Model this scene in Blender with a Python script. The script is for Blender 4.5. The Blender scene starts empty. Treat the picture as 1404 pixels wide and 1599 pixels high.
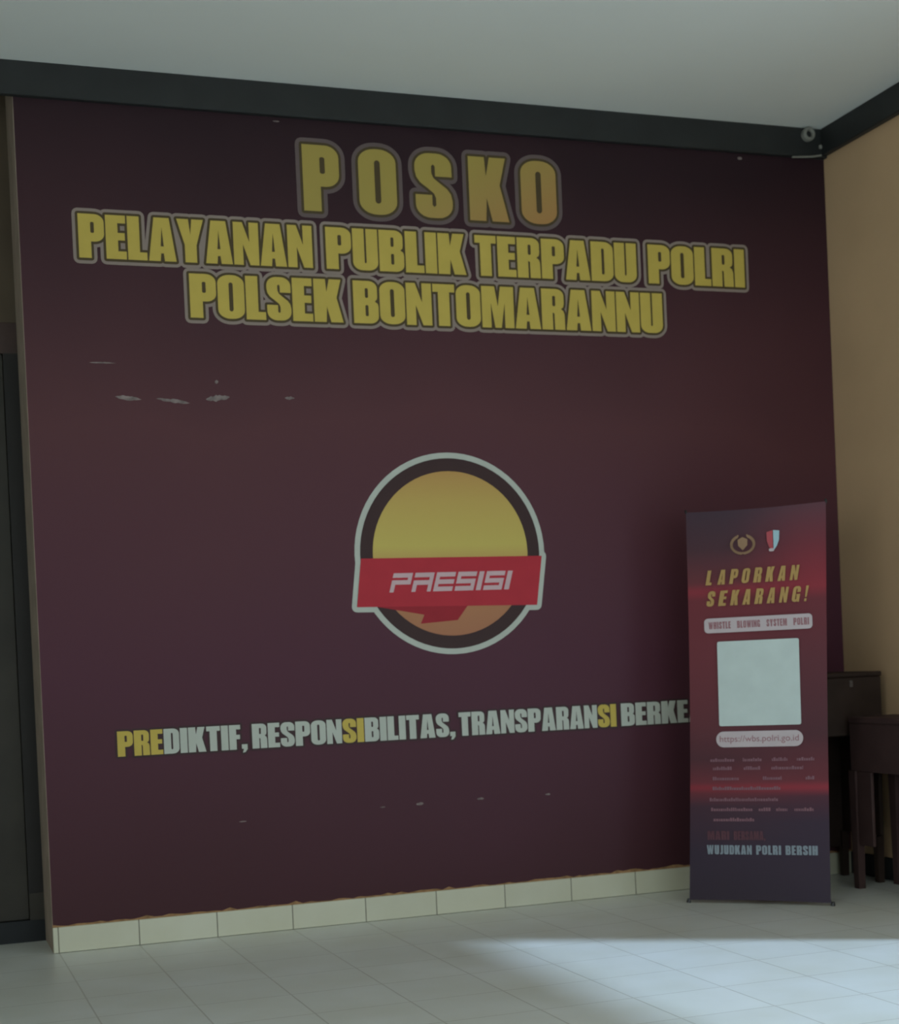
import bpy, math, random
from mathutils import Vector, Matrix
from mathutils.geometry import tessellate_polygon, delaunay_2d_cdt

S = bpy.context.scene
COL = S.collection
random.seed(4)

# ------------------------------------------------------------------ camera, light, exposure
FPX = 2412.713
cam_d = bpy.data.cameras.new('camera'); cam = bpy.data.objects.new('camera', cam_d); COL.objects.link(cam)
cam.location = (-0.51474, -5.95659, 1.02002)
cam.rotation_euler = (1.554830, 0.044217, -0.342035)
cam_d.sensor_fit = 'VERTICAL'; cam_d.sensor_height = 32.0; cam_d.sensor_width = 32.0
cam_d.lens = FPX / 1599.0 * 32.0
cam_d.shift_y = (1074.815 - 799.5) / 1599.0
cam_d.clip_start = 0.05
S.camera = cam
cam_d.dof.use_dof = True; cam_d.dof.focus_distance = 4.7; cam_d.dof.aperture_fstop = 3.0   # the photo is a little out of focus

S.view_settings.view_transform = 'Standard'
S.view_settings.look = 'None'
S.view_settings.gamma = 1.0
S.view_settings.exposure = -0.03
S.view_settings.use_curve_mapping = False

world = bpy.data.worlds.new('overcast_sky'); S.world = world
world.use_nodes = True
world.node_tree.nodes['Background'].inputs[0].default_value = (0.62, 0.78, 0.95, 1)
world.node_tree.nodes['Background'].inputs[1].default_value = 0.5

H = 3.323          # ceiling height
XL, XR = -0.0195, 3.488   # ends of the mural wall
YF, XW = -8.6, -2.7       # front wall, far left wall
DOOR = (-6.3, -1.95, 2.10)   # opening in the right wall: y from, y to, head

def area(name, loc, rot, sx, sy, power, color):
    d = bpy.data.lights.new(name, 'AREA'); d.shape = 'RECTANGLE'; d.size = sx; d.size_y = sy
    d.energy = power; d.color = color
    o = bpy.data.objects.new(name, d); COL.objects.link(o); o.location = loc; o.rotation_euler = rot
    return o
# unseen openings added as daylight sources: front opening, left window, widened side door
area('ceiling_fill', (1.0, YF - 0.05, 1.3), (math.radians(150), 0, 0), 3.8, 2.0, 12, (0.93, 1.0, 0.97))  # upward lamp added to brighten the ceiling, standing for an unseen sunlit yard
area('front_fill', (1.0, YF + 0.05, 1.6), (math.radians(40), 0, 0), 3.8, 2.0, 60, (0.93, 1.0, 0.98))  # downward fill added at the front opening for the floor
area('door_daylight', (XR + 0.20, -4.1, 1.1), (0, math.radians(90), 0), 2.0, 4.2, 34, (0.80, 0.92, 1.0))
area('window_fill', (XW + 0.02, -5.6, 1.75), (0, math.radians(-62), 0), 1.5, 2.6, 56, (0.95, 1.0, 0.97))  # fill lamp added in the invented left window to brighten the floor
sd = bpy.data.lights.new('sun', 'SUN'); sd.energy = 3.7; sd.angle = math.radians(3.6); sd.color = (0.53, 0.73, 1.0)
sun = bpy.data.objects.new('sun', sd); COL.objects.link(sun)
el = math.radians(39)
sun.rotation_euler = Vector((-0.845 * math.cos(el), 0.535 * math.cos(el), -math.sin(el))).to_track_quat('-Z', 'Y').to_euler()
sun.location = (8, -5, 5)

# ------------------------------------------------------------------ materials
def nodes_of(m):
    m.use_nodes = True
    return m.node_tree.nodes, m.node_tree.links
def mat(name, col, rough=0.6, spec=0.5, noise=0.0, nscale=6.0, bump=0.0, bscale=60.0, metal=0.0):
    m = bpy.data.materials.new(name); N, L = nodes_of(m); b = N['Principled BSDF']
    b.inputs['Base Color'].default_value = (*col, 1); b.inputs['Roughness'].default_value = rough
    b.inputs['Specular IOR Level'].default_value = spec; b.inputs['Metallic'].default_value = metal
    tc = N.new('ShaderNodeTexCoord')
    if noise:
        t = N.new('ShaderNodeTexNoise'); t.inputs['Scale'].default_value = nscale; t.inputs['Detail'].default_value = 5
        L.new(tc.outputs['Object'], t.inputs['Vector'])
        r = N.new('ShaderNodeValToRGB')
        r.color_ramp.elements[0].position = 0.3; r.color_ramp.elements[1].position = 0.7
        r.color_ramp.elements[0].color = (*[c * (1 - noise) for c in col], 1)
        r.color_ramp.elements[1].color = (*[min(1, c * (1 + noise)) for c in col], 1)
        L.new(t.outputs['Fac'], r.inputs['Fac']); L.new(r.outputs['Color'], b.inputs['Base Color'])
    if bump:
        t = N.new('ShaderNodeTexNoise'); t.inputs['Scale'].default_value = bscale
        L.new(tc.outputs['Object'], t.inputs['Vector'])
        k = N.new('ShaderNodeBump'); k.inputs['Strength'].default_value = bump; k.inputs['Distance'].default_value = 0.004
        L.new(t.outputs['Fac'], k.inputs['Height']); L.new(k.outputs['Normal'], b.inputs['Normal'])
    return m

def tile_mat(name, c1, c2, mortar, w, h, gap, rough, vertical=False):
    m = bpy.data.materials.new(name); N, L = nodes_of(m); b = N['Principled BSDF']
    tc = N.new('ShaderNodeTexCoord'); br = N.new('ShaderNodeTexBrick')
    br.offset = 0.0; br.squash = 1.0
    br.inputs['Scale'].default_value = 1.0; br.inputs['Brick Width'].default_value = w; br.inputs['Row Height'].default_value = h
    br.inputs['Mortar Size'].default_value = gap; br.inputs['Mortar Smooth'].default_value = 0.3
    br.inputs['Color1'].default_value = (*c1, 1); br.inputs['Color2'].default_value = (*c2, 1); br.inputs['Mortar'].default_value = (*mortar, 1)
    mp = N.new('ShaderNodeMapping')
    if vertical: mp.inputs['Rotation'].default_value = (math.radians(-90), 0, 0)
    L.new(tc.outputs['Object'], mp.inputs['Vector']); L.new(mp.outputs['Vector'], br.inputs['Vector'])
    t = N.new('ShaderNodeTexNoise'); t.inputs['Scale'].default_value = 3.0; t.inputs['Detail'].default_value = 6
    L.new(tc.outputs['Object'], t.inputs['Vector'])
    r = N.new('ShaderNodeValToRGB'); r.color_ramp.elements[0].position = 0.3; r.color_ramp.elements[1].position = 0.7
    r.color_ramp.elements[0].color = (0.90, 0.89, 0.84, 1); r.color_ramp.elements[1].color = (1, 1, 1, 1)
    L.new(t.outputs['Fac'], r.inputs['Fac'])
    mx = N.new('ShaderNodeMixRGB'); mx.blend_type = 'MULTIPLY'; mx.inputs['Fac'].default_value = 1.0
    L.new(br.outputs['Color'], mx.inputs['Color1']); L.new(r.outputs['Color'], mx.inputs['Color2'])
    L.new(mx.outputs['Color'], b.inputs['Base Color'])
    b.inputs['Roughness'].default_value = rough
    bp = N.new('ShaderNodeBump'); bp.inputs['Strength'].default_value = 0.4; bp.inputs['Distance'].default_value = 0.002; bp.invert = True
    L.new(br.outputs['Fac'], bp.inputs['Height']); L.new(bp.outputs['Normal'], b.inputs['Normal'])
    return m

M_CEIL = mat('ceiling_paint', (0.82, 0.85, 0.81), 0.8, 0.2, 0.02, 1.5)
M_FLOOR = tile_mat('floor_tile', (0.78, 0.80, 0.76), (0.75, 0.77, 0.73), (0.58, 0.58, 0.53), 0.3, 0.3, 0.003, 0.30)
M_SKIRT = tile_mat('skirting_tile', (0.68, 0.68, 0.55), (0.62, 0.62, 0.50), (0.22, 0.21, 0.16), 0.3, 0.5, 0.0025, 0.35, True)
M_TAN = mat('tan_wall_paint', (0.64, 0.43, 0.25), 0.75, 0.3, 0.06, 2.0, 0.1, 120)
M_PLAIN = mat('pale_wall_paint', (0.62, 0.65, 0.62), 0.8, 0.2, 0.03, 2.0)
M_EDGE = mat('cream_wall_end_paint', (0.44, 0.345, 0.275), 0.8, 0.2, 0.12, 9.0)
M_RECESS = mat('brown_wall_paint', (0.115, 0.088, 0.062), 0.8, 0.2, 0.1, 3.0)
M_BLACK = mat('black_trim_paint', (0.022, 0.024, 0.024), 0.5, 0.4, 0.15, 8.0)
M_GRIME = mat('rusty_grime', (0.34, 0.20, 0.10), 0.9, 0.1, 0.4, 30.0)
M_DOOR = mat('dark_door_wood', (0.034, 0.030, 0.023), 0.55, 0.4, 0.2, 5.0)
M_JAMB = mat('black_brown_jamb', (0.009, 0.007, 0.006), 0.5, 0.4, 0.2, 8.0)
M_HEAD = mat('red_brown_door_head', (0.06, 0.032, 0.026), 0.5, 0.4, 0.2, 8.0)
M_NAVY = mat('dark_sill_tile', (0.011, 0.014, 0.017), 0.5, 0.3, 0.1, 8.0)

def mural_mat():
    m = bpy.data.materials.new('mural_vinyl'); N, L = nodes_of(m); b = N['Principled BSDF']
    tc = N.new('ShaderNodeTexCoord'); sp = N.new('ShaderNodeSeparateXYZ'); L.new(tc.outputs['Object'], sp.inputs[0])
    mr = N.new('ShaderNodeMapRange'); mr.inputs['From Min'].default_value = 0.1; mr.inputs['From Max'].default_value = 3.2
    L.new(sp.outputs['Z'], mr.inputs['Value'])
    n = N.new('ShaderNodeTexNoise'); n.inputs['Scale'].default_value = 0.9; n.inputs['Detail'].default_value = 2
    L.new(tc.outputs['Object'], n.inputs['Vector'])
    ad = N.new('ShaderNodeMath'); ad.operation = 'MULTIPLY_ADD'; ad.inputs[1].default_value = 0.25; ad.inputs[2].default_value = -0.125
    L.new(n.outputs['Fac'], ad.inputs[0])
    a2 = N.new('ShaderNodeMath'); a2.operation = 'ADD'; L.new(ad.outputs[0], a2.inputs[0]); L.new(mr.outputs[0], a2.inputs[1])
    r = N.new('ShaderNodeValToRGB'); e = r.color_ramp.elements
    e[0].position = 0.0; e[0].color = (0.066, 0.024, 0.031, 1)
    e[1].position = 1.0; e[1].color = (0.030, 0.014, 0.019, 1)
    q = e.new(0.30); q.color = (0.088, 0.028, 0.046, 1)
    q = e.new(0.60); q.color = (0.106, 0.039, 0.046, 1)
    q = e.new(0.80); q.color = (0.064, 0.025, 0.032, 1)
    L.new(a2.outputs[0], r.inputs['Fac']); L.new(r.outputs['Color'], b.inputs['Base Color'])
    b.inputs['Roughness'].default_value = 0.5; b.inputs['Specular IOR Level'].default_value = 0.18
    n2 = N.new('ShaderNodeTexNoise'); n2.inputs['Scale'].default_value = 5.0; L.new(tc.outputs['Object'], n2.inputs['Vector'])
    bp = N.new('ShaderNodeBump'); bp.inputs['Strength'].default_value = 0.08; bp.inputs['Distance'].default_value = 0.01
    L.new(n2.outputs['Fac'], bp.inputs['Height']); L.new(bp.outputs['Normal'], b.inputs['Normal'])
    return m
M_MURAL = mural_mat()

def ink(name, col, rough=0.5): return mat(name, col, rough, 0.16, 0.04, 12.0)
M_YEL = ink('yellow_ink', (0.58, 0.44, 0.095))
M_OUT = ink('dark_outline_ink', (0.085, 0.062, 0.030))
M_GREY = ink('grey_outline_ink', (0.30, 0.238, 0.205))
M_GREYD = ink('dim_grey_outline_ink', (0.145, 0.108, 0.105))
M_WHITE = ink('white_ink', (0.51, 0.54, 0.48))
M_SHADOW = ink('dark_plum_ink', (0.060, 0.034, 0.036))
M_RED = ink('red_ink', (0.47, 0.034, 0.050))
M_REDD = ink('dark_red_ink', (0.34, 0.024, 0.036))
M_PINK = ink('pinkish_white_ink', (0.62, 0.44, 0.46))
M_RING = ink('dark_brown_ring_ink', (0.055, 0.030, 0.030))
M_GLINT = mat('pale_glint', (0.22, 0.18, 0.17), 0.7, 0.2, 0.35, 40.0)  # light catching the vinyl seams, put into the colour
def title_mat():          # print fades from yellow to orange at the lower right of the word
    m = bpy.data.materials.new('yellow_to_orange_ink'); N, L = nodes_of(m); b = N['Principled BSDF']
    tc = N.new('ShaderNodeTexCoord'); sp = N.new('ShaderNodeSeparateXYZ'); L.new(tc.outputs['Object'], sp.inputs[0])
    a = N.new('ShaderNodeMath'); a.operation = 'MULTIPLY_ADD'; a.inputs[1].default_value = -2.0; L.new(sp.outputs['Z'], a.inputs[0]); L.new(sp.outputs['X'], a.inputs[2])
    mr = N.new('ShaderNodeMapRange'); mr.inputs['From Min'].default_value = -4.7; mr.inputs['From Max'].default_value = -3.5
    L.new(a.outputs[0], mr.inputs['Value'])
    r = N.new('ShaderNodeValToRGB'); e = r.color_ramp.elements
    e[0].position = 0.25; e[0].color = (0.40, 0.305, 0.062, 1); e[1].position = 1.0; e[1].color = (0.42, 0.21, 0.065, 1)
    q = e.new(0.6); q.color = (0.41, 0.27, 0.07, 1)
    L.new(mr.outputs[0], r.inputs['Fac']); L.new(r.outputs['Color'], b.inputs['Base Color']); b.inputs['Roughness'].default_value = 0.5
    return m
M_TITLE = title_mat()
def gold_mat():           # printed sunburst: yellow above, orange below and at the rim
    m = bpy.data.materials.new('gold_to_orange_ink'); N, L = nodes_of(m); b = N['Principled BSDF']
    tc = N.new('ShaderNodeTexCoord'); sp = N.new('ShaderNodeSeparateXYZ'); L.new(tc.outputs['Object'], sp.inputs[0])
    mr = N.new('ShaderNodeMapRange'); mr.inputs['From Min'].default_value = 1.10; mr.inputs['From Max'].default_value = 1.82
    L.new(sp.outputs['Z'], mr.inputs['Value'])
    r = N.new('ShaderNodeValToRGB'); e = r.color_ramp.elements
    e[0].position = 0.0; e[0].color = (0.38, 0.14, 0.060, 1); e[1].position = 1.0; e[1].color = (0.50, 0.27, 0.07, 1)
    for pos, c in ((0.25, (0.43, 0.18, 0.070)), (0.46, (0.52, 0.32, 0.085)), (0.56, (0.58, 0.46, 0.095)), (0.8, (0.55, 0.38, 0.085))):
        q = e.new(pos); q.color = (*c, 1)
    L.new(mr.outputs[0], r.inputs['Fac']); L.new(r.outputs['Color'], b.inputs['Base Color']); b.inputs['Roughness'].default_value = 0.5
    return m
M_GOLD = gold_mat()

# ------------------------------------------------------------------ mesh builder
class MB:
    def __init__(s): s.v = []; s.f = []; s.mi = []; s.mats = []
    def idx(s, m):
        if m not in s.mats: s.mats.append(m)
        return s.mats.index(m)
    def add(s, vs, fs, m):
        o = len(s.v); k = s.idx(m)
        s.v += [tuple(p) for p in vs]
        for f in fs: s.f.append([o + i for i in f]); s.mi.append(k)
    def box(s, x0, x1, y0, y1, z0, z1, m, bev=0.0):
        if bev <= 0:
            vs = [(x, y, z) for z in (z0, z1) for y in (y0, y1) for x in (x0, x1)]
            fs = [(0, 2, 3, 1), (4, 5, 7, 6), (0, 1, 5, 4), (2, 6, 7, 3), (0, 4, 6, 2), (1, 3, 7, 5)]
            s.add(vs, fs, m); return
        b = min(bev, (x1-x0)/2.1, (y1-y0)/2.1, (z1-z0)/2.1)
        cx, cy, cz = (x0+x1)/2, (y0+y1)/2, (z0+z1)/2
        hx, hy, hz = (x1-x0)/2, (y1-y0)/2, (z1-z0)/2
        vid = {}; vs = []; fs = []
        for sx in (-1, 1):
            for sy in (-1, 1):
                for sz in (-1, 1):
                    for ax in range(3):
                        h = [hx-b, hy-b, hz-b]; h[ax] += b
                        vid[(sx, sy, sz, ax)] = len(vs); vs.append((cx+sx*h[0], cy+sy*h[1], cz+sz*h[2]))
        for ax in range(3):
            o = [i for i in range(3) if i != ax]
            for sg in (-1, 1):
                q = []
                for a, c in ((-1, -1), (1, -1), (1, 1), (-1, 1)):
                    k = [0, 0, 0]; k[ax] = sg; k[o[0]] = a; k[o[1]] = c; q.append(vid[(*k, ax)])
                fs.append(q)
            for a in (-1, 1):          # edges along ax
                for c in (-1, 1):
                    q = []
                    for sg, w in ((-1, o[0]), (1, o[0]), (1, o[1]), (-1, o[1])):
                        k = [0, 0, 0]; k[ax] = sg; k[o[0]] = a; k[o[1]] = c; q.append(vid[(*k, w)])
                    fs.append(q)
        for sx in (-1, 1):
            for sy in (-1, 1):
                for sz in (-1, 1): fs.append([vid[(sx, sy, sz, 0)], vid[(sx, sy, sz, 1)], vid[(sx, sy, sz, 2)]])
        s.add(vs, fs, m)
    def tube(s, pts, r, m, n=10, caps=True):
        pts = [Vector(p) for p in pts]; rr = r if isinstance(r, (list, tuple)) else [r]*len(pts)
        vs = []; fs = []
        for i, p in enumerate(pts):
            d = (pts[min(i+1, len(pts)-1)] - pts[max(i-1, 0)]).normalized()
            a = d.cross(Vector((0, 0, 1)) if abs(d.z) < 0.9 else Vector((1, 0, 0))).normalized(); c = d.cross(a)
            for k in range(n):
                t = 2*math.pi*k/n; vs.append(p + a*math.cos(t)*rr[i] + c*math.sin(t)*rr[i])
        for i in range(len(pts)-1):
            for k in range(n): fs.append((i*n+k, i*n+(k+1) % n, (i+1)*n+(k+1) % n, (i+1)*n+k))
        if caps: fs.append(list(range(n))[::-1]); fs.append([(len(pts)-1)*n+k for k in range(n)])
        s.add(vs, fs, m)
    def frustum(s, a, b, wa, wb, m):    # square bar from point a (half sizes wa) to b (wb), along z
        vs = []
        for (p, w) in ((a, wa), (b, wb)):
            for sx, sy in ((-1, -1), (1, -1), (1, 1), (-1, 1)): vs.append((p[0]+sx*w[0], p[1]+sy*w[1], p[2]))
        s.add(vs, [(3, 2, 1, 0), (4, 5, 6, 7), (0, 1, 5, 4), (1, 2, 6, 5), (2, 3, 7, 6), (3, 0, 4, 7)], m)
    def build(s, name, parent=None, smooth=False):
        me = bpy.data.meshes.new(name); me.from_pydata(s.v, [], s.f)
        for m in s.mats: me.materials.append(m)
        me.polygons.foreach_set('material_index', s.mi)
        if smooth: me.polygons.foreach_set('use_smooth', [True]*len(s.f))
        me.update()
        o = bpy.data.objects.new(name, me); COL.objects.link(o)
        if parent: o.parent = parent
        return o
def tag(o, label=None, cat=None, group=None, kind=None):
    for k, v in (('label', label), ('category', cat), ('group', group), ('kind', kind)):
        if v: o[k] = v
    return o
def thing(name, loc, label, cat, group=None):
    o = bpy.data.objects.new(name, None); COL.objects.link(o); o.location = loc; o.empty_display_size = 0.1
    return tag(o, label, cat, group)
def struct(mb, name, parent=None):
    o = mb.build(name, parent)
    if not parent: o['kind'] = 'structure'
    return o

# ------------------------------------------------------------------ the setting
b = MB(); b.box(XW-0.15, XR+1.8, YF-0.6, 0.6, -0.12, 0, M_FLOOR); struct(b, 'floor')
b = MB(); b.box(XW-0.15, XR+0.15, YF-0.15, 0.5, H, H+0.12, M_CEIL); struct(b, 'ceiling')
b = MB(); b.box(XL, XR+0.15, 0, 0.32, 0, H, M_EDGE); struct(b, 'wall_back')
b = MB()
b.box(XR, XR+0.15, DOOR[1], 0, 0, H, M_TAN); b.box(XR, XR+0.15, YF, DOOR[0], 0, H, M_TAN); b.box(XR, XR+0.15, DOOR[0], DOOR[1], DOOR[2], H, M_TAN)
struct(b, 'wall_right')
b = MB(); WL = (-7.0, -4.2, 0.95, 2.5)     # unseen window opening added in the far left wall for fill light
b.box(XW-0.15, XW, YF, WL[0], 0, H, M_PLAIN); b.box(XW-0.15, XW, WL[1], 0.5, 0, H, M_PLAIN)
b.box(XW-0.15, XW, WL[0], WL[1], 0, WL[2], M_PLAIN); b.box(XW-0.15, XW, WL[0], WL[1], WL[3], H, M_PLAIN); struct(b, 'wall_left')
b = MB()
for y in (WL[0], (WL[0]+WL[1])/2-.02, WL[1]-.04): b.box(XW-0.09, XW-0.05, y, y+.04, WL[2], WL[3], M_JAMB, 0.003)
for z in (WL[2], WL[3]-.04): b.box(XW-0.088, XW-0.052, WL[0]+.04, WL[1]-.04, z, z+.04, M_JAMB, 0.003)
struct(b, 'added_window_1')  # frame of the added, unseen window
FO = (-0.9, 3.0, 0.30, 2.65)    # unseen opening added in the front wall to let daylight in
b = MB()
b.box(XW, FO[0], YF-0.15, YF, 0, H, M_PLAIN); b.box(FO[1], XR, YF-0.15, YF, 0, H, M_PLAIN)
b.box(FO[0], FO[1], YF-0.15, YF, 0, FO[2], M_PLAIN); b.box(FO[0], FO[1], YF-0.15, YF, FO[3], H, M_PLAIN)
struct(b, 'wall_front')
# recessed wall left of the mural wall, with a dark door
RX0, RX1, RZ = -1.02, XL, 2.43
b = MB(); b.box(XW, RX0, 0.32, 0.47, 0, H, M_RECESS); b.box(RX0, XL+0.05, 0.32, 0.47, RZ, H, M_RECESS); struct(b, 'wall_recess')
d1 = MB(); d1.box(RX1-0.056, RX1+0.02, 0.325, 0.45, 0.19, 2.31, M_JAMB); d1.box(RX0, RX0+0.056, 0.325, 0.45, 0.19, 2.31, M_JAMB)
d1.box(RX0, RX1+0.02, 0.325, 0.45, 2.31, RZ, M_HEAD)
d1.box(RX1-0.056, RX1+0.02, 0.321, 0.45, 0.085, 0.19, M_DOOR); d1.box(RX0, RX0+0.056, 0.321, 0.45, 0.085, 0.19, M_DOOR)
d1.box(RX0, RX1+0.02, 0.318, 0.45, 0, 0.085, M_NAVY)
door1 = struct(d1, 'door_1')
b = MB()
b.box(RX0+0.056, RX1-0.056, 0.335, 0.375, 0.085, 2.31, M_DOOR, 0.004)
for z0, z1 in ((0.25, 1.0), (1.12, 2.15)): b.box(RX0+0.17, RX1-0.17, 0.325, 0.337, z0, z1, M_DOOR, 0.006)
b.build('door_leaf', door1)
b = MB(); b.tube([(RX0+0.10, 0.333, 1.02), (RX0+0.10, 0.285, 1.02), (RX0+0.20, 0.28, 1.02)], 0.009, M_NAVY); b.build('door_handle', door1)
# skirting tiles under the mural
b = MB(); b.box(XL, XR, -0.012, 0, 0, 0.097, M_SKIRT, 0.002)
n = 120; top = [(XL + (XR-XL)*i/n, 0.100 + 0.006*random.random() + (0.006 if random.random() < 0.15 else 0)) for i in range(n+1)]
vs = []
for x, z in top: vs += [(x, -0.0065, 0.094), (x, -0.0065, z)]
b.add(vs, [(2*i, 2*i+2, 2*i+3, 2*i+1) for i in range(n)], M_GRIME)
struct(b, 'baseboard_back')
b = MB(); b.box(XR-0.012, XR, DOOR[1], -0.012, 0, 0.097, M_NAVY, 0.002); struct(b, 'baseboard_right')
b = MB(); b.box(XW, XR, -0.032, 0, 3.196, H, M_BLACK, 0.004); struct(b, 'trim_1')
b = MB(); b.box(XR-0.032, XR, YF, -0.032, 3.205, H, M_BLACK, 0.004); struct(b, 'trim_2')
b = MB()
for y0, y1, z0, z1 in ((DOOR[0]-0.06, DOOR[0], 0, DOOR[2]+0.06), (DOOR[1], DOOR[1]+0.06, 0, DOOR[2]+0.06), (DOOR[0], DOOR[1], DOOR[2], DOOR[2]+0.06)):
    b.box(XR-0.02, XR+0.15, y0, y1, z0, z1, M_JAMB, 0.004)
struct(b, 'trim_3')

# ------------------------------------------------------------------ lettering
def arc(cx, cy, rx, ry, a0, a1, n=6):
    return [(cx+rx*math.cos(math.radians(a0+(a1-a0)*i/n)), cy+ry*math.sin(math.radians(a0+(a1-a0)*i/n))) for i in range(n+1)]
def rr(x0, y0, x1, y1, rx, ry):
    return arc(x1-rx, y1-ry, rx, ry, 0, 90) + arc(x0+rx, y1-ry, rx, ry, 90, 180) + arc(x0+rx, y0+ry, rx, ry, 180, 270) + arc(x1-rx, y0+ry, rx, ry, 270, 360)
def rc(x0, y0, x1, y1): return [(x0, y0), (x1, y0), (x1, y1), (x0, y1)]
def s_shape():
    h = [(.50, .645)] + arc(.30, .80, .20, .20, 0, 90) + arc(.20, .80, .20, .20, 90, 180) + [(0, .72), (.02, .62), (.07, .54), (.17, .455), (.25, .38), (.275, .31), (.275, .20), (.25, .17), (.225, .20), (.225, .355)]
    return h + [(.5-x, 1-y) for x, y in h]
G = {
 'P': (.53, [(([(0, 0), (.255, 0), (.255, .375), (.33, .375)] + arc(.33, .555, .20, .18, -90, 0) + arc(.33, .82, .20, .18, 0, 90) + [(0, 1)]), [rr(.25, .57, .325, .82, .03, .03)])]),
 'O': (.54, [(rr(0, 0, .54, 1, .24, .20), [rr(.228, .17, .312, .83, .04, .05)])]),
 'S': (.50, [(s_shape(), [])]),
 'K': (.60, [([(0, 0), (.25, 0), (.27, .36), (.35, 0), (.61, 0), (.48, .57), (.58, 1), (.33, 1), (.27, .70), (.25, 1), (0, 1)], [])]),
 'E': (.42, [([(0, 0), (.42, 0), (.42, .18), (.25, .18), (.25, .43), (.395, .43), (.395, .60), (.25, .60), (.25, .82), (.415, .82), (.415, 1), (0, 1)], [])]),
 'L': (.40, [([(0, 0), (.40, 0), (.40, .18), (.25, .18), (.25, 1), (0, 1)], [])]),
 'A': (.58, [([(0, 0), (.245, 0), (.262, .18), (.318, .18), (.335, 0), (.58, 0), (.45, 1), (.13, 1)], [[(.257, .34), (.323, .34), (.29, .78)]])]),
 'Y': (.57, [([(.16, 0), (.41, 0), (.41, .40), (.57, 1), (.32, 1), (.287, .64), (.25, 1), (0, 1), (.16, .40)], [])]),
 'N': (.55, [([(0, 0), (.205, 0), (.205, .48), (.355, 0), (.55, 0), (.55, 1), (.345, 1), (.345, .54), (.20, 1), (0, 1)], [])]),
 'U': (.53, [(arc(.20, .19, .20, .19, 180, 270) + arc(.33, .19, .20, .19, 270, 360) + [(.53, 1), (.285, 1)] + arc(.265, .20, .02, .03, 0, -180, 4) + [(.245, 1), (0, 1)], [])]),
 'B': (.53, [([(0, 0), (.33, 0)] + arc(.35, .17, .18, .17, -90, 0) + [(.53, .40), (.515, .47), (.455, .52), (.50, .57), (.51, .64)] + arc(.33, .83, .18, .17, 0, 90) + [(0, 1)], [rr(.25, .60, .315, .83, .03, .03), rr(.25, .17, .315, .43, .03, .03)])]),
 'I': (.25, [(rc(0, 0, .25, 1), [])]),
 'T': (.48, [([(.115, 0), (.365, 0), (.365, .81), (.48, .81), (.48, 1), (0, 1), (0, .81), (.115, .81)], [])]),
 'R': (.53, [([(0, 0), (.25, 0), (.25, .42), (.29, .40), (.295, 0), (.53, 0), (.525, .38), (.50, .46), (.445, .51), (.50, .56), (.515, .64)] + arc(.335, .83, .18, .17, 0, 90) + [(0, 1)], [rr(.25, .575, .318, .83, .03, .03)])]),
 'D': (.53, [([(0, 0), (.30, 0)] + arc(.31, .20, .22, .20, -90, 0) + arc(.31, .80, .22, .20, 0, 90) + [(0, 1)], [rr(.25, .17, .315, .83, .03, .04)])]),
 'M': (.72, [([(0, 0), (.205, 0), (.205, .60), (.29, 0), (.43, 0), (.515, .60), (.515, 0), (.72, 0), (.72, 1), (.425, 1), (.36, .52), (.295, 1), (0, 1)], [])]),
 'F': (.40, [([(0, 0), (.25, 0), (.25, .42), (.38, .42), (.38, .60), (.25, .60), (.25, .82), (.40, .82), (.40, 1), (0, 1)], [])]),
 'W': (.80, [([(.13, 0), (.35, 0), (.40, .42), (.45, 0), (.67, 0), (.80, 1), (.60, 1), (.555, .45), (.49, 1), (.31, 1), (.245, .45), (.20, 1), (0, 1)], [])]),
 'J': (.36, [([(0, 0)] + arc(.18, .18, .18, .18, -90, 0) + [(.36, 1), (.11, 1), (.11, .19), (0, .18)], [])]),
 'H': (.55, [([(0, 0), (.25, 0), (.25, .42), (.30, .42), (.30, 0), (.55, 0), (.55, 1), (.30, 1), (.30, .60), (.25, .60), (.25, 1), (0, 1)], [])]),
 'G': (.53, [([(.53, .62)] + arc(.31, .80, .22, .20, 0, 90) + arc(.22, .80, .22, .20, 90, 180) + arc(.22, .20, .22, .20, 180, 270) + [(.34, 0), (.40, .06), (.42, 0), (.53, 0), (.53, .50), (.27, .50), (.27, .38), (.30, .38), (.30, .18), (.265, .15), (.23, .18), (.23, .82), (.265, .85), (.30, .82), (.30, .62)], [])]),
 '!': (.25, [([(.05, .28), (.20, .28), (.25, 1), (0, 1)], []), (rc(.02, 0, .23, .19), [])]),
 ',': (.20, [([(0, .02), (.07, .02), (.03, -.14), (.12, -.12), (.20, 0), (.20, .20), (0, .20)], [])]),
}
def word(text, x0, x1, z0, z1, gap=0.03, spread=False, slant=0.0):
    """placed outlines [(letter index, outer, holes)] filling x0..x1, z0..z1"""
    tot = sum(G[c][0] for c in text) + gap*(len(text)-1)
    sx = (x1-x0)/tot; h = z1-z0; out = []; x = 0
    for i, c in enumerate(text):
        w, pieces = G[c]
        f = lambda p: (x0 + (x+p[0])*sx + slant*h*p[1], z0 + p[1]*h)
        for o, hs in pieces: out.append((i, [f(p) for p in o], [[f(p) for p in hh] for hh in hs]))
        x += w + gap
    return out
def area2(p): return sum(p[i][0]*p[(i+1) % len(p)][1] - p[(i+1) % len(p)][0]*p[i][1] for i in range(len(p)))
def union(mb, polys, put, m):
    vs, fs = [], []
    for p in polys:
        if area2(p) < 0: p = p[::-1]
        fs.append(list(range(len(vs), len(vs)+len(p)))); vs += [Vector(q) for q in p]
    ov, oe, of, a_, b_, orig = delaunay_2d_cdt(vs, [], fs, 0, 1e-6)
    keep = [f for f, o in zip(of, orig) if o]
    mb.add([put(v.x, v.y) for v in ov], keep, m)
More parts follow.
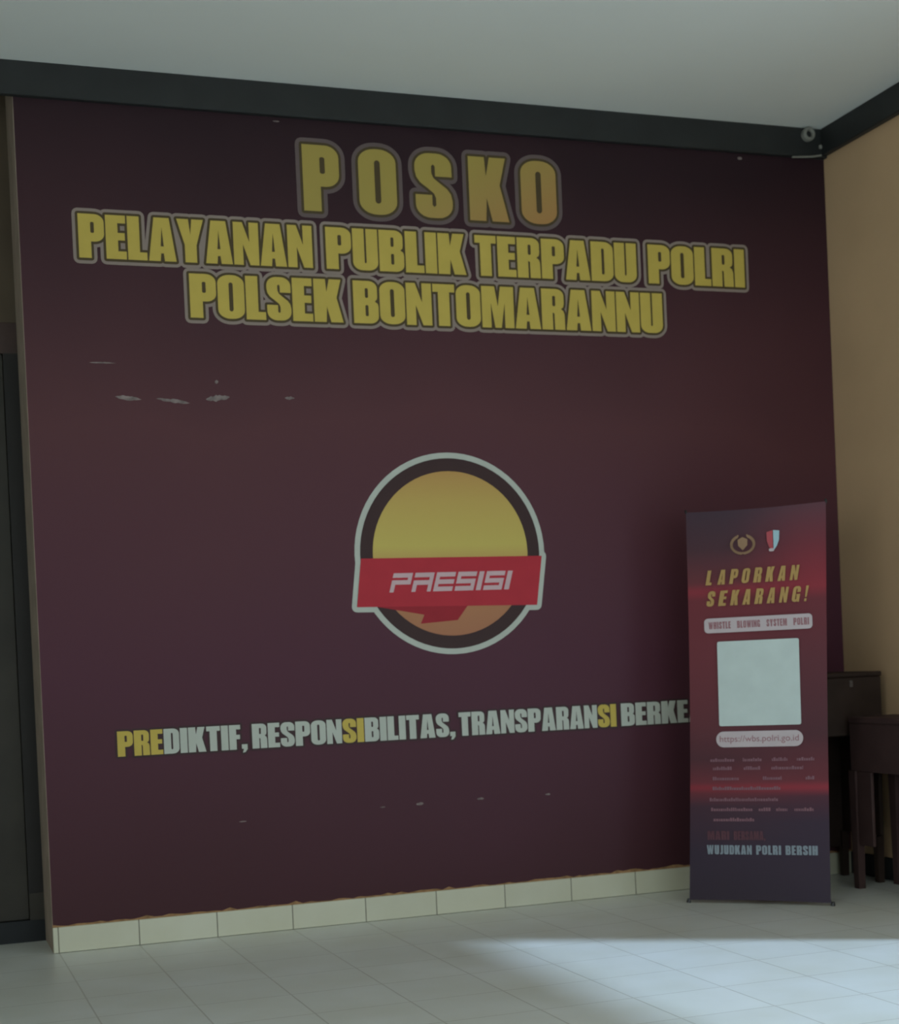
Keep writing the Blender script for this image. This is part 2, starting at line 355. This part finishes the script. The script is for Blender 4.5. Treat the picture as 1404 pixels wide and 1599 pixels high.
def capsules(loop, r, n=12):
    out = []; k = len(loop)
    for i in range(k):
        (ax, ay), (bx, by), (px, py) = loop[i], loop[(i+1) % k], loop[i-1]
        L = math.hypot(bx-ax, by-ay)
        if L < 1e-6: continue
        nx, ny = -(by-ay)/L*r, (bx-ax)/L*r
        out.append([(ax-nx, ay-ny), (bx-nx, by-ny), (bx+nx, by+ny), (ax+nx, ay+ny)])
        out.append([(ax+r*math.cos(2*math.pi*j/n+.1), ay+r*math.sin(2*math.pi*j/n+.1)) for j in range(n)])
    return out
def fill(mb, outer, holes, put, m):
    loops = [[Vector((x, y, 0)) for x, y in outer]] + [[Vector((x, y, 0)) for x, y in h] for h in holes]
    tr = tessellate_polygon(loops); flat = [p for l in loops for p in l]
    fs = []
    for t in tr:
        a, b_, c = (flat[i] for i in t)
        s_ = (b_.x-a.x)*(c.y-a.y) - (b_.y-a.y)*(c.x-a.x)
        fs.append(t if s_ > 0 else t[::-1])
    mb.add([put(p.x, p.y) for p in flat], fs, m)
def wall_at(y): return lambda x, z: (x, y, z)

mural = thing('wall_mural', (0, 0, 0), 'large maroon vinyl mural with yellow and white lettering covering the back wall', 'mural')
b = MB(); nx, nz = 60, 50
vs = [(XL+0.002+(XR-XL-0.004)*i/nx, -0.003, 0.097+(3.20-0.097)*j/nz) for j in range(nz+1) for i in range(nx+1)]
b.add(vs, [(j*(nx+1)+i, j*(nx+1)+i+1, (j+1)*(nx+1)+i+1, (j+1)*(nx+1)+i) for j in range(nz) for i in range(nx)], M_MURAL)
b.build('mural_sheet', mural)

def lettering(words, m_face, m_mid, m_out, r_mid, r_out, parent, label, pal=None):
    b = MB()
    for m_, r_, y_ in ((m_out, r_out, -0.0042), (m_mid, r_mid, -0.0052)):
        if not m_: continue
        polys = []
        for w in words:
            for i, o, hs in w: polys += [o] + capsules(o, r_)
        union(b, polys, wall_at(y_), m_)
    for k, w in enumerate(words):
        for i, o, hs in w:
            fill(b, o, hs, wall_at(-0.0062), pal(k, i) if pal else m_face)
    return tag(b.build('lettering', parent), label)
Z0, Z1 = 2.836, 3.098
posko = [word(c, a, e, Z0, Z1) for c, a, e in (('P', 1.079, 1.228), ('O', 1.309, 1.467), ('S', 1.547, 1.706), ('K', 1.780, 1.950), ('O', 2.011, 2.170))]
lettering(posko, M_TITLE, M_OUT, M_GREYD, 0.0105, 0.0265, mural, 'large spaced yellow letters reading POSKO')
lettering([word('PELAYANAN', .197, 1.104, 2.610, 2.776), word('PUBLIK', 1.160, 1.751, 2.610, 2.776), word('TERPADU', 1.794, 2.530, 2.610, 2.776), word('POLRI', 2.586, 3.056, 2.610, 2.776)],
          M_YEL, M_OUT, M_GREY, 0.0095, 0.0215, mural, 'yellow outlined line reading PELAYANAN PUBLIK TERPADU POLRI')
lettering([word('POLSEK', .608, 1.218, 2.398, 2.568), word('BONTOMARANNU', 1.264, 2.645, 2.398, 2.568)],
          M_YEL, M_OUT, M_GREY, 0.0095, 0.0215, mural, 'yellow outlined line reading POLSEK BONTOMARANNU')
SLOG = [('PREDIKTIF,', .252, .752, {0, 1, 2}), ('RESPONSIBILITAS,', .772, 1.616, {6, 7}), ('TRANSPARANSI', 1.633, 2.345, {10, 11}), ('BERKEADILAN', 2.368, 2.368+0.695, set())]
lettering([word(t, a, e, .722, .818, 0.035) for t, a, e, _ in SLOG], None, M_SHADOW, None, 0.008, 0, mural, 'white and yellow slogan line low on the mural',
          pal=lambda k, i: M_YEL if i in SLOG[k][3] else M_WHITE)

# round emblem with the red ribbon
em = bpy.data.objects.new('emblem', None); COL.objects.link(em); em.parent = mural
CX, CZ = 1.634, 1.470
RIB = [(1.247, 1.456), (2.033, 1.453), (2.003, 1.249), (1.222, 1.262)]
def circ(r, n=72): return [(CX+r*math.cos(2*math.pi*i/n), CZ+r*math.sin(2*math.pi*i/n)) for i in range(n)]
b = MB(); union(b, [circ(0.412), RIB] + capsules(RIB, 0.021), wall_at(-0.0042), M_WHITE); b.build('white_border', em)
b = MB(); fill(b, circ(0.389), [], wall_at(-0.0050), M_RING); b.build('dark_ring', em)
b = MB(); fill(b, circ(0.336), [], wall_at(-0.0056), M_GOLD); b.build('gold_disc', em)
b = MB()
fill(b, [(1.30, 1.262), (1.505, 1.223), (1.488, 1.187), (1.648, 1.197), (1.70, 1.262)], [], wall_at(-0.0061), M_REDD)
fill(b, RIB[::-1], [], wall_at(-0.0066), M_RED)
TECH = {'P': [(0, .76, 1, 1), (.8, .40, 1, 1), (0, .40, 1, .63), (0, 0, .21, .63)],
        'R': [(0, .76, 1, 1), (.8, 0, 1, 1), (0, .36, 1, .60), (0, 0, .21, .60)],
        'E': [(0, .76, 1, 1), (0, .38, 1, .62), (0, 0, 1, .24), (0, 0, .2, 1)],
        'S': [(0, .76, 1, 1), (0, .38, 1, .62), (0, 0, 1, .24), (0, .38, .2, 1), (.8, 0, 1, .62)],
        'I': [(0, 0, .26, 1)]}
x = 0; items = []
for c in 'PRESISI':
    w = 0.26 if c == 'I' else 1.0
    items.append((c, x)); x += w + 0.13
tot = x - 0.13; zb, zt, xa, xb = 1.317, 1.394, 1.360, 1.878
for c, x in items:
    ps = []
    for (u0, v0, u1, v1) in TECH[c]:
        q = []
        for u, v in ((u0, v0), (u1, v0), (u1, v1), (u0, v1)): q.append((xa + (x+u)/tot*(xb-xa) + 0.022*v, zb + v*(zt-zb)))
        ps.append(q)
    union(b, ps, wall_at(-0.0072), M_PINK)
tag(b.build('ribbon', em), 'red ribbon reading PRESISI')
# glints along the sheet's seams and folds, painted as pale patches
def glint(x, z, w, h, slope=0.0):
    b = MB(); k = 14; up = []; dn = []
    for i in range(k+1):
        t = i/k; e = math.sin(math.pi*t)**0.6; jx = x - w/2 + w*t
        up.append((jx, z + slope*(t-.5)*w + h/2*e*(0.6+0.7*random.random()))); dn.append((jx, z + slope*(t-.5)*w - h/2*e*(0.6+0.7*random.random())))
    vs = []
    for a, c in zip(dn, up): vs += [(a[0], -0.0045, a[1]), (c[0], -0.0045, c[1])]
    b.add(vs, [(2*i, 2*i+2, 2*i+3, 2*i+1) for i in range(k)], M_GLINT)
    b.build('seam_glint', mural)
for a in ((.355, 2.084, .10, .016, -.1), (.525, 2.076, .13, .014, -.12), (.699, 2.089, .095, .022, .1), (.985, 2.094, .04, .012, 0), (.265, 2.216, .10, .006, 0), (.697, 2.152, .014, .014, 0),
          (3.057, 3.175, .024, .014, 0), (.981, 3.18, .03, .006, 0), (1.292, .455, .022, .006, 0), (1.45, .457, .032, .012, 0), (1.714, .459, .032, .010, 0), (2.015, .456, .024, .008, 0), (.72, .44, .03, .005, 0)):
    glint(*a)

# ------------------------------------------------------------------ banner on its stand
BO = Vector((2.48199, -0.33554, 0.0))
BE = Vector((0.72357, -0.69025, 0.0)); BN = Vector((-0.69025, -0.72357, 0.0))
LEAN = 0.06; BU = Vector((0, 0, 1)) - BN*LEAN
BUN = BU.normalized(); NF = BE.cross(BU).normalized()
if NF.dot(BN) < 0: NF = -NF
bs = thing('banner_stand', BO + BE*0.285, 'freestanding dark red banner with gold headline in front of the mural', 'banner stand')
B0 = bs.location.copy()
def bpt(u, v, d=0.0):           # u,v measured on the sheet, d in front of it; relative to the thing's base
    sag = 0.010*math.sin(math.pi*min(max(v/1.585, 0), 1))*0 + 0.006*(4*(u/0.57-0.5)**2-1)*0
    return BO + Vector((0, 0, 0.012)) + BE*u + BU*v + NF*(d+sag) - B0
def ban_put(d): return lambda u, v: bpt(u, v, d)
def sheet_mat():
    m = bpy.data.materials.new('banner_print'); N, L = nodes_of(m); bb = N['Principled BSDF']
    uv = N.new('ShaderNodeUVMap'); uv.uv_map = 'print'; sp = N.new('ShaderNodeSeparateXYZ'); L.new(uv.outputs[0], sp.inputs[0])
    def ramp(src, stops):
        r = N.new('ShaderNodeValToRGB'); e = r.color_ramp.elements
        e[0].position = stops[0][0]; e[0].color = (*stops[0][1], 1); e[1].position = stops[-1][0]; e[1].color = (*stops[-1][1], 1)
        for p_, c in stops[1:-1]: q = e.new(p_); q.color = (*c, 1)
        L.new(src, r.inputs['Fac']); return r
    left = ramp(sp.outputs['Y'], [(0, (0.046, 0.033, 0.049)), (.12, (0.048, 0.032, 0.053)), (.24, (0.071, 0.032, 0.049)), (.272, (0.163, 0.036, 0.048)), (.287, (0.302, 0.037, 0.053)), (.302, (0.178, 0.038, 0.050)), (.36, (0.096, 0.032, 0.042)), (.45, (0.141, 0.038, 0.048)),
                                  (.62, (0.178, 0.039, 0.050)), (.77, (0.192, 0.036, 0.047)), (.792, (0.302, 0.038, 0.055)), (.815, (0.163, 0.039, 0.048)), (.90, (0.084, 0.035, 0.047)), (1, (0.065, 0.038, 0.055))])
    right = ramp(sp.outputs['Y'], [(0, (0.048, 0.035, 0.055)), (.20, (0.050, 0.030, 0.053)), (.265, (0.093, 0.029, 0.047)), (.287, (0.331, 0.037, 0.055)), (.305, (0.163, 0.033, 0.045)), (.42, (0.093, 0.030, 0.040)), (.60, (0.133, 0.036, 0.048)), (.76, (0.178, 0.035, 0.047)),
                                   (.79, (0.317, 0.038, 0.055)), (.84, (0.259, 0.035, 0.051)), (.90, (0.200, 0.036, 0.052)), (1, (0.126, 0.050, 0.067))])
    sm = N.new('ShaderNodeMapRange'); sm.interpolation_type = 'SMOOTHSTEP'; sm.inputs['From Min'].default_value = 0.25; sm.inputs['From Max'].default_value = 0.95
    L.new(sp.outputs['X'], sm.inputs['Value'])
    mx = N.new('ShaderNodeMixRGB'); L.new(sm.outputs[0], mx.inputs['Fac']); L.new(left.outputs['Color'], mx.inputs['Color1']); L.new(right.outputs['Color'], mx.inputs['Color2'])
    L.new(mx.outputs['Color'], bb.inputs['Base Color']); bb.inputs['Roughness'].default_value = 0.5; bb.inputs['Specular IOR Level'].default_value = 0.2
    return m
M_BAN = sheet_mat()
M_GOLDT = ink('gold_text_ink', (0.50, 0.315, 0.115))
M_PILL = ink('pale_pink_ink', (0.60, 0.51, 0.53))
M_PILLT = ink('dull_red_text_ink', (0.36, 0.17, 0.19))
M_PANEL = ink('pale_panel_ink', (0.62, 0.71, 0.69))
M_SMALL = ink('faint_text_ink', (0.26, 0.13, 0.16))
M_MARI = ink('dim_rose_text_ink', (0.125, 0.052, 0.068))
M_WUJ = ink('blue_white_text_ink', (0.28, 0.33, 0.38))
M_WREATH = ink('dull_gold_ink', (0.36, 0.22, 0.13))
M_SHR = ink('shield_red_ink', (0.52, 0.10, 0.12)); M_SHB = ink('shield_pale_blue_ink', (0.42, 0.62, 0.70))
M_STEEL = mat('dark_pole_metal', (0.03, 0.03, 0.032), 0.4, 0.5, 0.1, 20.0)
# the sheet: slightly skewed, thin but with two faces
b = MB(); nu, nv = 14, 40; W, HH = 0.570, 1.586
uvs = []
for side in (0.0, -0.0015):
    vs = []
    for j in range(nv+1):
        for i in range(nu+1):
            u, v = i/nu, j/nv
            pull = 0.006*math.sin(math.pi*v)            # edges drawn in between the corner hooks
            uu = pull + (W-2*pull)*u + 0.0165*v*HH
            bow = -0.012*math.sin(math.pi*v) + 0.004*math.sin(math.pi*u)*math.sin(6*v)
            top = -0.006*math.sin(math.pi*u) if j == nv else (0.004*math.sin(math.pi*u) if j == 0 else 0)
            vs.append(bpt(uu, v*HH + top, bow + side)); uvs.append((u, v))
    fs = [(j*(nu+1)+i, j*(nu+1)+i+1, (j+1)*(nu+1)+i+1, (j+1)*(nu+1)+i) for j in range(nv) for i in range(nu)]
    b.add(vs, fs if side == 0 else [f[::-1] for f in fs], M_BAN)
sheet = b.build('banner_sheet', bs, smooth=True)
ul = sheet.data.uv_layers.new(name='print')
for lp in sheet.data.loops: ul.data[lp.index].uv = uvs[lp.vertex_index]
def flat_d(v): return 0.0075
put = lambda d: (lambda u, v: bpt(u, v, d - 0.012*math.sin(math.pi*min(max(v/HH, 0), 1)) + 0.005))
b = MB()
def spaced(mb, text, u0, u1, v0, v1, m, wfac, d=0.001, slant=0.2):
    n_ = len(text); step = (u1-u0)/(n_-1+wfac) if n_ > 1 else 0
    for i, c in enumerate(text):
        a = u0 + step*i; wd = step*wfac
        if c in '!': wd *= 0.35
        if c in 'L': wd *= 0.8
        for _, o, hs in word(c, a, a+wd, v0, v1, slant=slant): fill(mb, o, hs, put(d), m)
spaced(b, 'LAPORKAN', .100, .474, 1.281, 1.341, M_GOLDT, .62)
spaced(b, 'SEKARANG!', .100, .528, 1.194, 1.256, M_GOLDT, .62)
tag(b.build('lettering', sheet), 'gold slanted headline reading LAPORKAN SEKARANG!')
b = MB(); fill(b, rr(.090, 1.085, .529, 1.145, .016, .016), [], put(0.001), M_PILL)
u = .108; wl = [('WHISTLE', .092), ('BLOWING', .094), ('SYSTEM', .082), ('POLRI', .062)]
for t, w in wl:
    for _, o, hs in word(t, u, u+w, 1.101, 1.130, 0.10): fill(b, o, hs, put(0.0018), M_PILLT)
    u += w + .026
tag(b.build('text_strip', sheet), 'pale strip with small dull red capitals')
b = MB(); fill(b, rr(.141, .705, .473, 1.049, .008, .008), [], put(0.001), M_PANEL); tag(b.build('blank_panel', sheet), 'pale square panel')
b = MB(); fill(b, rr(.127, .619, .479, .683, .031, .031), [], put(0.001), M_PILL)
fc = bpy.data.curves.new('address_text', 'FONT'); fc.body = 'https://wbs.polri.go.id'; fc.size = 0.036
fo = bpy.data.objects.new('address_text', fc); COL.objects.link(fo)
dg = bpy.context.evaluated_depsgraph_get(); fm = bpy.data.meshes.new_from_object(fo.evaluated_get(dg))
xs = [v.co.x for v in fm.vertices]; x0_, x1_ = min(xs), max(xs); sc = (.462-.142)/(x1_-x0_); pt = put(0.0018)
b.add([pt(.142+(v.co.x-x0_)*sc, .641+v.co.y*1.0) for v in fm.vertices], [list(p_.vertices) for p_ in fm.polygons], M_PILLT)
bpy.data.objects.remove(fo); bpy.data.curves.remove(fc); bpy.data.meshes.remove(fm)
tag(b.build('text_strip', sheet), 'pale rounded strip with a web address')
# small justified paragraph, too small to read: rows of short strokes the size of its words
PAR = [(.567, [(.100, .199), (.234, .313), (.352, .417), (.452, .522)]), (.533, [(.110, .190), (.237, .305), (.349, .476)]), (.492, [(.109, .219), (.314, .389), (.485, .521)]),
       (.452, [(.107, .383)]), (.407, [(.094, .377)]), (.367, [(.099, .268), (.294, .343), (.364, .409), (.437, .515)]), (.326, [(.108, .278)])]
for v, ws in PAR:
    for a, e in ws:
        u = a; b = MB()
        while u < e-0.003:
            w = random.uniform(.004, .009); hh = random.choice((.010, .010, .014))
            fill(b, rc(u, v-.006, min(u+w, e), v-.006+hh), [], put(0.001), M_SMALL); u += w + .0022
        b.build('small_print', sheet)
b = MB()
for t, a, e in (('MARI', .082, .172), ('BERSAMA,', .190, .318)):
    for _, o, hs in word(t, a, e, .245, .281, 0.06): fill(b, o, hs, put(0.001), M_MARI)
for t, a, e in (('WUJUDKAN', .078, .262), ('POLRI', .280, .380), ('BERSIH', .398, .525)):
    for _, o, hs in word(t, a, e, .187, .224, 0.10): fill(b, o, hs, put(0.001), M_WUJ)
tag(b.build('lettering', sheet), 'dim rose and blue-white capitals near the foot')
# wreath emblem and shield emblem
b = MB(); cu, cv = .259, 1.438
for k in range(26):
    a = math.radians(118 + 304*k/25); du, dv = math.cos(a)*.046, math.sin(a)*.036; t = a + math.pi/2 + 0.5*(1 if k < 13 else -1)
    leaf = []
    for j in range(8):
        th = 2*math.pi*j/8; lx, ly = .0095*math.cos(th), .0045*math.sin(th)
        leaf.append((cu+du+lx*math.cos(t)-ly*math.sin(t), cv+dv+lx*math.sin(t)+ly*math.cos(t)))
    fill(b, leaf, [], put(0.001), M_WREATH)
fill(b, [(cu-.020, cv+.020), (cu-.019, cv-.004), (cu, cv-.024), (cu+.019, cv-.004), (cu+.020, cv+.020), (cu, cv+.030)][::-1], [], put(0.001), M_WREATH)
tag(b.build('emblem', sheet), 'dull gold wreath emblem')
b = MB()
fill(b, [(.357, 1.480), (.382, 1.487), (.382, 1.405), (.366, 1.420), (.358, 1.445)], [], put(0.001), M_SHR)
fill(b, [(.384, 1.487), (.409, 1.484), (.407, 1.447), (.398, 1.424), (.384, 1.405)], [], put(0.001), M_SHB)
fill(b, rr(.365, 1.402, .386, 1.414, .005, .005), [], put(0.0016), M_PILL)
tag(b.build('emblem', sheet), 'red and pale blue shield emblem')
# the X-shaped stand behind the sheet
hub = bpt(W/2+.013, .80, -0.045)
b = MB(); b.tube([hub - NF*0.018, hub + NF*0.012], 0.022, M_STEEL, 14); b.build('hub', bs)
for (u, v) in ((0.0262, HH), (W+0.0262, HH), (0.0, 0.0), (W, 0.0)):
    b = MB(); e = bpt(u, v, -0.006)
    b.tube([hub, hub.lerp(e, .5) - NF*0.008, e], [0.006, 0.005, 0.004], M_STEEL, 8); arm = b.build('support_arm', bs)
    b = MB()
    if v > 1: b.tube([e - BUN*0.004, e + BUN*0.008 + NF*0.010], 0.005, M_STEEL, 8); b.build('hook', arm)
    else:
        f = Vector((e.x, e.y, 0.0)); f -= BE*0.006*(1 if u == 0 else -1)
        b.tube([f + Vector((0, 0, 0.001)), f + Vector((0, 0, 0.016)) + BE*0.002], [0.010, 0.007], M_STEEL, 10); b.build('rubber_foot', arm)
b = MB(); foot = Vector((hub.x, hub.y, 0)) - BN*0.0 - Vector((BN.x, BN.y, 0))*0.16
b.tube([hub, Vector((foot.x, foot.y, 0.006))], [0.006, 0.005], M_STEEL, 8); b.build('rear_leg', bs)

# ------------------------------------------------------------------ furniture in the corner
M_WOODD = mat('very_dark_brown_wood', (0.036, 0.022, 0.017), 0.6, 0.22, 0.2, 12.0)
M_WOODR = mat('dark_red_brown_wood', (0.062, 0.034, 0.032), 0.6, 0.25, 0.15, 10.0)
M_CHIP = mat('worn_pale_mark', (0.09, 0.075, 0.07), 0.5, 0.4, 0.3, 60.0)
CXO, CYO = 3.215, -0.19
ch = thing('wooden_desk', (CXO, CYO, 0), 'dark brown wooden desk with a pale lock plate, half hidden behind the banner', 'desk')
x0, x1 = -0.235, 0.217
b = MB(); b.box(x0, x1, -0.172, 0.165, 0.888, 0.908, M_WOODD, 0.004); b.build('desktop', ch)
b = MB(); b.box(x0+.003, x1-.003, -0.169, -0.150, 0.640, 0.8875, M_WOODD, 0.004); dr = b.build('drawer_front', ch)
b = MB(); b.box(0.055, 0.071, -0.1715, -0.1685, 0.846, 0.874, M_CHIP, 0.001); b.build('lock_plate', dr)
for a in (x0+.003, x1-.021):
    b = MB(); b.box(a, a+.018, -0.1495, 0.150, 0.20, 0.8875, M_WOODD, 0.003); b.build('side_panel', ch)
b = MB(); b.box(x0+.022, x1-.022, 0.130, 0.150, 0.13, 0.8875, M_WOODD, 0.003); b.build('back_panel', ch)
b = MB(); b.box(x0+.022, x1-.022, -0.1495, 0.1295, 0.640, 0.655, M_WOODD, 0.002); b.build('drawer_bottom', ch)
for sx in (x0+.021, x1-.021):
    for sy in (-0.130, 0.132):
        b = MB(); b.frustum((sx, sy, 0), (sx, sy, 0.1995), (.014, .014), (.017, .017), M_WOODD); b.build('leg', ch)

TX0, TX1, TY0, TY1 = 3.222, 3.470, -0.800, -0.385
tb = thing('side_table', ((TX0+TX1)/2, (TY0+TY1)/2, 0), 'small dark red-brown wooden table against the tan wall, cut by the photo edge', 'table')
hx, hy = (TX1-TX0)/2, (TY1-TY0)/2
b = MB(); b.box(-hx+.008, hx-.008, -hy+.008, hy-.008, 0.695, 0.722, M_WOODR, 0.006); b.build('tabletop', tb)
b = MB()
b.box(-hx+.012, -hx+.030, -hy+.012, hy-.012, 0.495, 0.695, M_WOODR, 0.003); b.box(hx-.030, hx-.012, -hy+.012, hy-.012, 0.495, 0.695, M_WOODR, 0.003)
b.box(-hx+.030, hx-.030, -hy+.012, -hy+.030, 0.495, 0.695, M_WOODR, 0.003); b.box(-hx+.030, hx-.030, hy-.030, hy-.012, 0.495, 0.695, M_WOODR, 0.003); b.build('apron', tb)
for sx in (-1, 1):
    for sy in (-1, 1):
        b = MB(); b.frustum((sx*(hx-.026), sy*(hy-.026), 0), (sx*(hx-.026), sy*(hy-.026), 0.495), (.016, .017), (.020, .024), M_WOODR); b.build('leg', tb)
b = MB(); b.box(-hx+.016, -hx+.030, hy-.150, hy-.045, 0.185, 0.495, M_WOODR, 0.003); b.build('side_panel', tb)
b = MB(); b.box(hx-.028, hx-.014, -hy+.052, hy-.052, 0.14, 0.4945, M_WOODR, 0.003); b.build('back_panel', tb)  # panel added on the wall side to darken the space between the legs

# ------------------------------------------------------------------ small fittings in the ceiling corner
M_PALE = mat('pale_plastic', (0.24, 0.24, 0.21), 0.6, 0.4, 0.05, 30.0)
ft = thing('round_fitting', (3.385, -0.032, 3.290), 'small pale round fitting with a dark centre in the ceiling corner', 'fitting')
b = MB(); k = 24
prof = [(.014, 0.0), (.030, 0.0), (.030, -.020), (.026, -.026), (.018, -.026), (.014, -.020)]
vs = [(r*math.cos(2*math.pi*i/k), y, r*math.sin(2*math.pi*i/k)) for i in range(k) for r, y in prof]; P6 = len(prof)
b.add(vs, [(i*P6+j, i*P6+(j+1) % P6, ((i+1) % k)*P6+(j+1) % P6, ((i+1) % k)*P6+j) for i in range(k) for j in range(P6)], M_PALE)
b.build('collar', ft)
b = MB(); b.tube([(0, 0, 0), (0, -.012, 0)], .0145, M_BLACK, 20); b.build('core', ft)
b = MB(); b.tube([(3.303, -0.037, 3.187), (3.40, -0.037, 3.195), (3.452, -0.037, 3.205)], 0.0045, M_PALE, 8)
tag(b.build('thin_cable'), 'thin pale cable along the lower edge of the black ceiling trim', 'cable')
b = MB(); b.box(3.442, 3.456, -0.044, -0.032, 3.232, 3.250, M_PALE, 0.003); tag(b.build('cable_clip'), 'tiny pale clip on the black trim beside the corner', 'clip')
